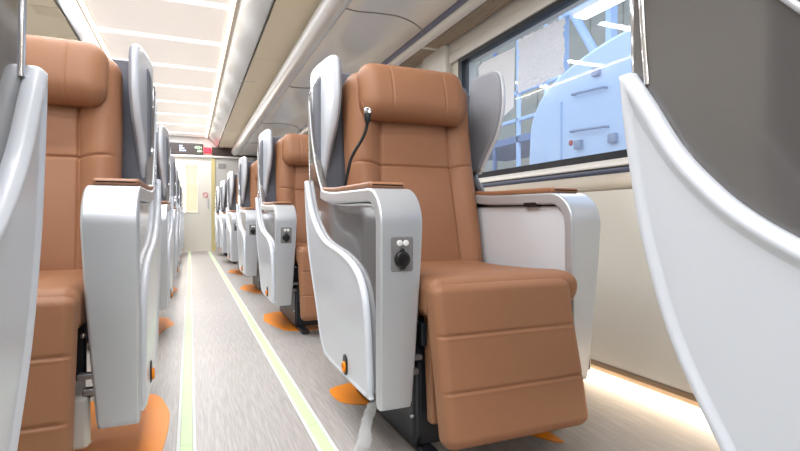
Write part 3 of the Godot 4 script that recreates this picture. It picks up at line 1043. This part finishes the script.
	cushion(bp, xc + 0.008, 0.256, 0.062, 0.05, 0.072, [-0.133, 0.133], [0.425], func(x: float, v: float, l: float):
		var s: float = 0.135 + 0.018 * (1.0 - v / l)
		var bol: float = 0.026 * smoothstep(s, s + 0.05, absf(x)) * (1.0 - 0.3 * v / l)
		var puff: float = 0.010 * cos(clampf(x / s, -1, 1) * PI / 2) * absf(sin(PI * clampf((v if v < 0.425 else v - 0.425) / (0.425 if v < 0.425 else l - 0.425), 0, 1)))
		var sm: float = 0.009 * groove.call(absf(x) - s, 0.0055) + 0.006 * groove.call(v - 0.425 - 0.01 * smoothstep(0.13, 0.25, absf(x)), 0.005)
		return bol + puff + sm, 0.016, 0.02)
	part("backrest", M.leather, t)
	cushion(spline([Vector2(-0.560, 0.99), Vector2(-0.568, 1.05), Vector2(-0.59, 1.13), Vector2(-0.622, 1.198)], 5), xc - 0.002, 0.214, 0.058, 0.058, 0.062, [-0.105, 0.105], [], func(x: float, v: float, l: float):
		var sm: float = 0.0025 * groove.call(absf(x) - 0.105, 0.003)
		return 0.012 * cos(x / 0.22 * PI / 2) * sin(PI * clampf(v / l, 0, 1)) + sm, 0.014, 0.012)
	part("headrest", M.leather, t)
	cushion(spline([Vector2(-0.53, 0.425), Vector2(-0.35, 0.418), Vector2(-0.12, 0.424), Vector2(0.0, 0.43), Vector2(0.048, 0.415)], 5), xc, 0.236, 0.055, 0.035, 0.035, [-0.14, 0.14], [], func(x: float, v: float, l: float):
		return 0.006 * cos(x / 0.25 * PI / 2) + 0.004 * groove.call(absf(x) - 0.15, 0.005), 0.02, 0.025)
	part("seat_cushion", M.leather, t)
	cushion(PackedVector2Array([Vector2(0.115, 0.085), Vector2(0.085, 0.22), Vector2(0.055, 0.34), Vector2(0.028, 0.468)]), 0.327, 0.211, 0.036, 0.024, 0.028, [], [0.13, 0.262], func(x: float, v: float, l: float):
		var sm := 0.0
		for s0 in [0.13, 0.262]:
			sm += 0.004 * groove.call(v - s0, 0.0035) + 0.0012 * exp(-pow((v - s0 + 0.007) / 0.0035, 2))
		return 0.006 * cos(x / 0.22 * PI / 2) + sm, 0.03, 0.02)
	part("leg_rest", M.leather, t)
	if mir > 0.0:
		cushion(PackedVector2Array([Vector2(-0.005, 0.10), Vector2(-0.02, 0.25), Vector2(-0.03, 0.40)]), 0.156, 0.018, 0.018, 0.008, 0.01, [], [], func(_x, _v, _l): return 0.0, 0.01, 0.05)
		part("leg_rest_frame", M.leather_pad, t)
	# ---- base
	var bs := 0.122 if mir > 0.0 else 0.21
	for sx in [bs, 0.55]:
		plate(PackedVector2Array([Vector2(-0.62, 0.02), Vector2(-0.06, 0.02), Vector2(-0.04, 0.06), Vector2(-0.05, 0.37), Vector2(-0.62, 0.37)]), [[0.0, sx], [0.0, sx + 0.012]], func(a, b, h): return Vector3(h, b, a))
		rbox(Vector3(sx + 0.01, 0.004, -0.60), Vector3(sx + 0.05, 0.022, 0.07 if sx < 0.5 else -0.04), 0.003)
	for z in [-0.06, -0.35, -0.6]:
		rbox(Vector3(bs, 0.30, z), Vector3(0.56, 0.36, z + 0.04), 0.006)
	rbox(Vector3(bs - 0.005, 0.022, -0.09), Vector3(0.34, 0.37, -0.06), 0.006)
	if mir < 0.0:
		rbox(Vector3(0.12, 0.25, -0.10), Vector3(0.30, 0.40, -0.07), 0.006)
	part("base", M.black_metal, t)
	for q in [[0.125, 0.33], [0.14, 0.36], [0.125, 0.22], [0.13, 0.11]]:
		lathe(Vector3(q[0] - 0.02, q[1], -0.054), Vector3.BACK, [[0.0, 0.0], [0.001, 0.006], [0.004, 0.006], [0.006, 0.004], [0.007, 0.0]], 10)
		part("bolt", M.bolt, t)
	rbox(Vector3(0.086, 0.262, -0.055), Vector3(0.13, 0.275, -0.03), 0.003)
	rbox(Vector3(0.086, 0.225, -0.055), Vector3(0.12, 0.24, -0.03), 0.003)
	part("bracket", M.bolt, t)
	if mir < 0.0:
		rbox(Vector3(0.105, 0.105, -0.055), Vector3(0.28, 0.225, -0.02), 0.012)
		var cb := part("control_box", M.box_grey, t)
		cb.set_meta("label", "pale grey control box under the seat")
	mirror = 1.0
	shift = Vector3.ZERO
	return t

func seats() -> void:
	var right := [
		[0.44, "nearest right seat, showing only its glossy grey panel and broad white side cover"],
		[-1.15, "brown leather reclining seat with black gooseneck lamp, centre right beside the window"],
		[-2.78, "brown leather seat on the right directly behind the seat with the gooseneck lamp"],
		[-4.35, "third visible brown seat back along the right of the aisle, white wing"],
		[-5.92, "fourth visible brown seat back along the right of the aisle, mostly hidden"],
		[-7.49, "second last seat before the end wall on the right of the aisle"],
		[-9.06, "last seat by the end wall on the right of the aisle"]]
	var left := [
		[0.225, "nearest left seat, showing only the rear edge of its white side cover"],
		[-1.30, "large brown leather seat with silver arm left of the aisle, plain arm front"],
		[-2.90, "seat on the left directly behind the large brown leather seat"],
		[-4.47, "third visible seat back along the left of the aisle, a white sliver"],
		[-6.04, "fourth visible seat back along the left of the aisle, mostly hidden"],
		[-7.61, "second last seat before the end wall on the left of the aisle"],
		[-9.18, "last seat by the end wall on the left of the aisle"]]
	var pr := make_seat(1.0, true)
	var pl := make_seat(-1.0, false)
	for k in right.size():
		var o: Node3D = pr if k == 1 else pr.duplicate()
		if k != 1:
			o.name = numbered("reclining_seat")
			add_child(o, true)
		o.position = Vector3(0.43 + 0.355, 0, right[k][0] - 0.4)
		tag(o, right[k][1], "seat", "seats right of the aisle")
	for k in left.size():
		var o: Node3D = pl if k == 1 else pl.duplicate()
		if k != 1:
			o.name = numbered("reclining_seat")
			add_child(o, true)
		o.position = Vector3((-0.142 if k == 0 else -0.11) - 0.355, 0, left[k][0] - 0.4)
		tag(o, left[k][1], "seat", "seats left of the aisle")
	# gooseneck reading lamp of the main seat
	begin()
	shift = Vector3(0.355, 0, -0.4)
	var pts := PackedVector3Array()
	var c := Curve3D.new()
	c.add_point(Vector3(0.055, 0.68, -0.50), Vector3.ZERO, Vector3(0.0, 0.06, 0.0))
	c.add_point(Vector3(0.075, 0.83, -0.49), Vector3(-0.012, -0.05, 0.0), Vector3(0.015, 0.05, 0.01))
	c.add_point(Vector3(0.128, 0.965, -0.465), Vector3(-0.002, -0.06, -0.004), Vector3.ZERO)
	c.bake_interval = 0.012
	for p in c.get_baked_points():
		pts.append(p)
	tube(pts, [0.0055], 10)
	var neck := part("reading_lamp", M.black, pr)
	lathe(Vector3(0.128, 0.955, -0.465), Vector3(0.02, 1.0, 0.05).normalized(), [[0.0, 0.006], [0.012, 0.011], [0.035, 0.012], [0.04, 0.0]], 14)
	part("lamp_collar", M.black, neck)
	lathe(Vector3(0.129, 0.998, -0.472), Vector3(-0.15, 0.1, 1.0).normalized(), [[-0.004, 0.0], [-0.004, 0.012], [0.012, 0.0135], [0.016, 0.012], [0.014, 0.008], [0.012, 0.0]], 18)
	part("lamp_head", M.chrome, neck)
	rod(Vector3(0.122, 1.0, -0.472), Vector3(0.112, 1.03, -0.478), 0.0035, 8)
	part("lamp_switch", M.leather_pad, neck)
	shift = Vector3.ZERO

# ---------------------------------------------------------------- things on the floor
func floor_items() -> void:
	begin()
	# luminous guide stripes
	for s in [[-0.012, "pale green glowing guide stripe on the floor along the left seats"], [0.343, "pale green guide stripe on the floor along the right seats"]]:
		var t := thing("floor_stripe", s[1], "floor stripe", Vector3(s[0], 0, 0))
		rbox(Vector3(-0.026, 0.0, Z_END + 0.1), Vector3(-0.016, 0.004, Z_BACK - 0.1), 0.001)
		part("edge_strip", M.stripe_white, t)
		rbox(Vector3(0.016, 0.0, Z_END + 0.1), Vector3(0.026, 0.004, Z_BACK - 0.1), 0.001)
		part("edge_strip", M.stripe_white, t)
		rbox(Vector3(-0.0155, 0.0005, -0.1445), Vector3(0.0155, 0.003, 0.1445), 0.0006)
		var m := commit()
		var z := Z_END + 0.25
		while z < Z_BACK - 0.3:
			place("insert", m, M.stripe_green, t, Vector3(0, 0, z))
			z += 0.29
	# orange sheets under the seats
	var spots := [[0.43, 1.0, -1.15, "orange sheet on the floor beneath the seat with the gooseneck lamp", 0.0],
		[0.43, 1.0, -2.78, "orange sheet on the floor beneath the second seat on the right", 0.0],
		[0.43, 1.0, -4.35, "orange sheet on the floor beneath the third seat on the right", 0.0],
		[0.43, 1.0, -5.92, "orange sheet on the floor beneath the fourth seat on the right", 0.0],
		[-0.11, -1.0, -1.30, "large bright orange sheet on the floor beneath the front left seat", 0.12],
		[-0.11, -1.0, -2.90, "orange sheet on the floor beneath the second seat on the left", 0.0],
		[-0.11, -1.0, -4.47, "orange sheet on the floor beneath the third seat on the left", 0.0]]
	var rng := RandomNumberGenerator.new()
	rng.seed = 11
	for q in spots:
		var poly := PackedVector2Array()
		var outline := [[0.04, -0.62], [0.0, -0.5], [-0.01, -0.40], [0.02, -0.25], [0.05, -0.15], [0.08, -0.06], [0.2, -0.03], [0.42, -0.06], [0.52, -0.05], [0.6, -0.2], [0.58, -0.5], [0.6, -0.7], [0.4, -0.72], [0.2, -0.7]]
		if q[2] == -1.15:
			outline = [[0.05, -0.66], [0.04, -0.58], [0.06, -0.50], [0.12, -0.46], [0.22, -0.5], [0.34, -0.35], [0.49, -0.02], [0.525, 0.035], [0.545, 0.02], [0.56, -0.2], [0.58, -0.5], [0.6, -0.7], [0.4, -0.72], [0.2, -0.7]]
		if q[2] == -1.30:
			outline = [[0.02, -0.70], [-0.03, -0.55], [-0.045, -0.40], [-0.04, -0.20], [-0.02, -0.05], [0.05, 0.05], [0.2, 0.1], [0.42, 0.06], [0.52, -0.05], [0.6, -0.2], [0.58, -0.5], [0.6, -0.7], [0.4, -0.72], [0.2, -0.7]]
		for c in outline:
			poly.append(Vector2(c[0] + rng.randf_range(-0.01, 0.01), c[1] + rng.randf_range(-0.01, 0.01)))
		poly = spline(Array(poly), 4, true)
		var pos := Vector3(q[0] + q[1] * 0.3, 0.0, q[2] - 0.4)
		plate(poly, [[0.0, 0.0005], [0.0, 0.0018], [0.001, 0.0025]], func(a, b, h): return Vector3(q[1] * (a - 0.3), h, b + 0.4))
		var o := part("orange_sheet", M.orange, self)
		o.position = pos
		tag(o, q[3], "floor sheet")
	# torn plastic strip hanging below the main seat
	var rows := []
	var r2 := RandomNumberGenerator.new()
	r2.seed = 4
	for i in 15:
		var v := i / 14.0
		var row := PackedVector3Array()
		var cz := lerpf(-1.235, -1.30, v) - 0.02 * sin(v * 5.0)
		var cx := lerpf(0.455, 0.425, v)
		var cy := lerpf(0.150, 0.005, v)
		var hw := 0.022 - 0.008 * sin(v * PI) + 0.006 * v
		for k in 10:
			var th := TAU * k / 10.0
			row.append(Vector3(cx + hw * cos(th) + r2.randf_range(-0.004, 0.004), cy + r2.randf_range(-0.003, 0.003), cz + 0.010 * sin(th) + r2.randf_range(-0.003, 0.003)))
		rows.append(row)
	grid(rows, true)
	tag(part("plastic_strip", M.bag, self), "crumpled clear plastic strip hanging to the floor from the front seat side cover", "plastic strip")
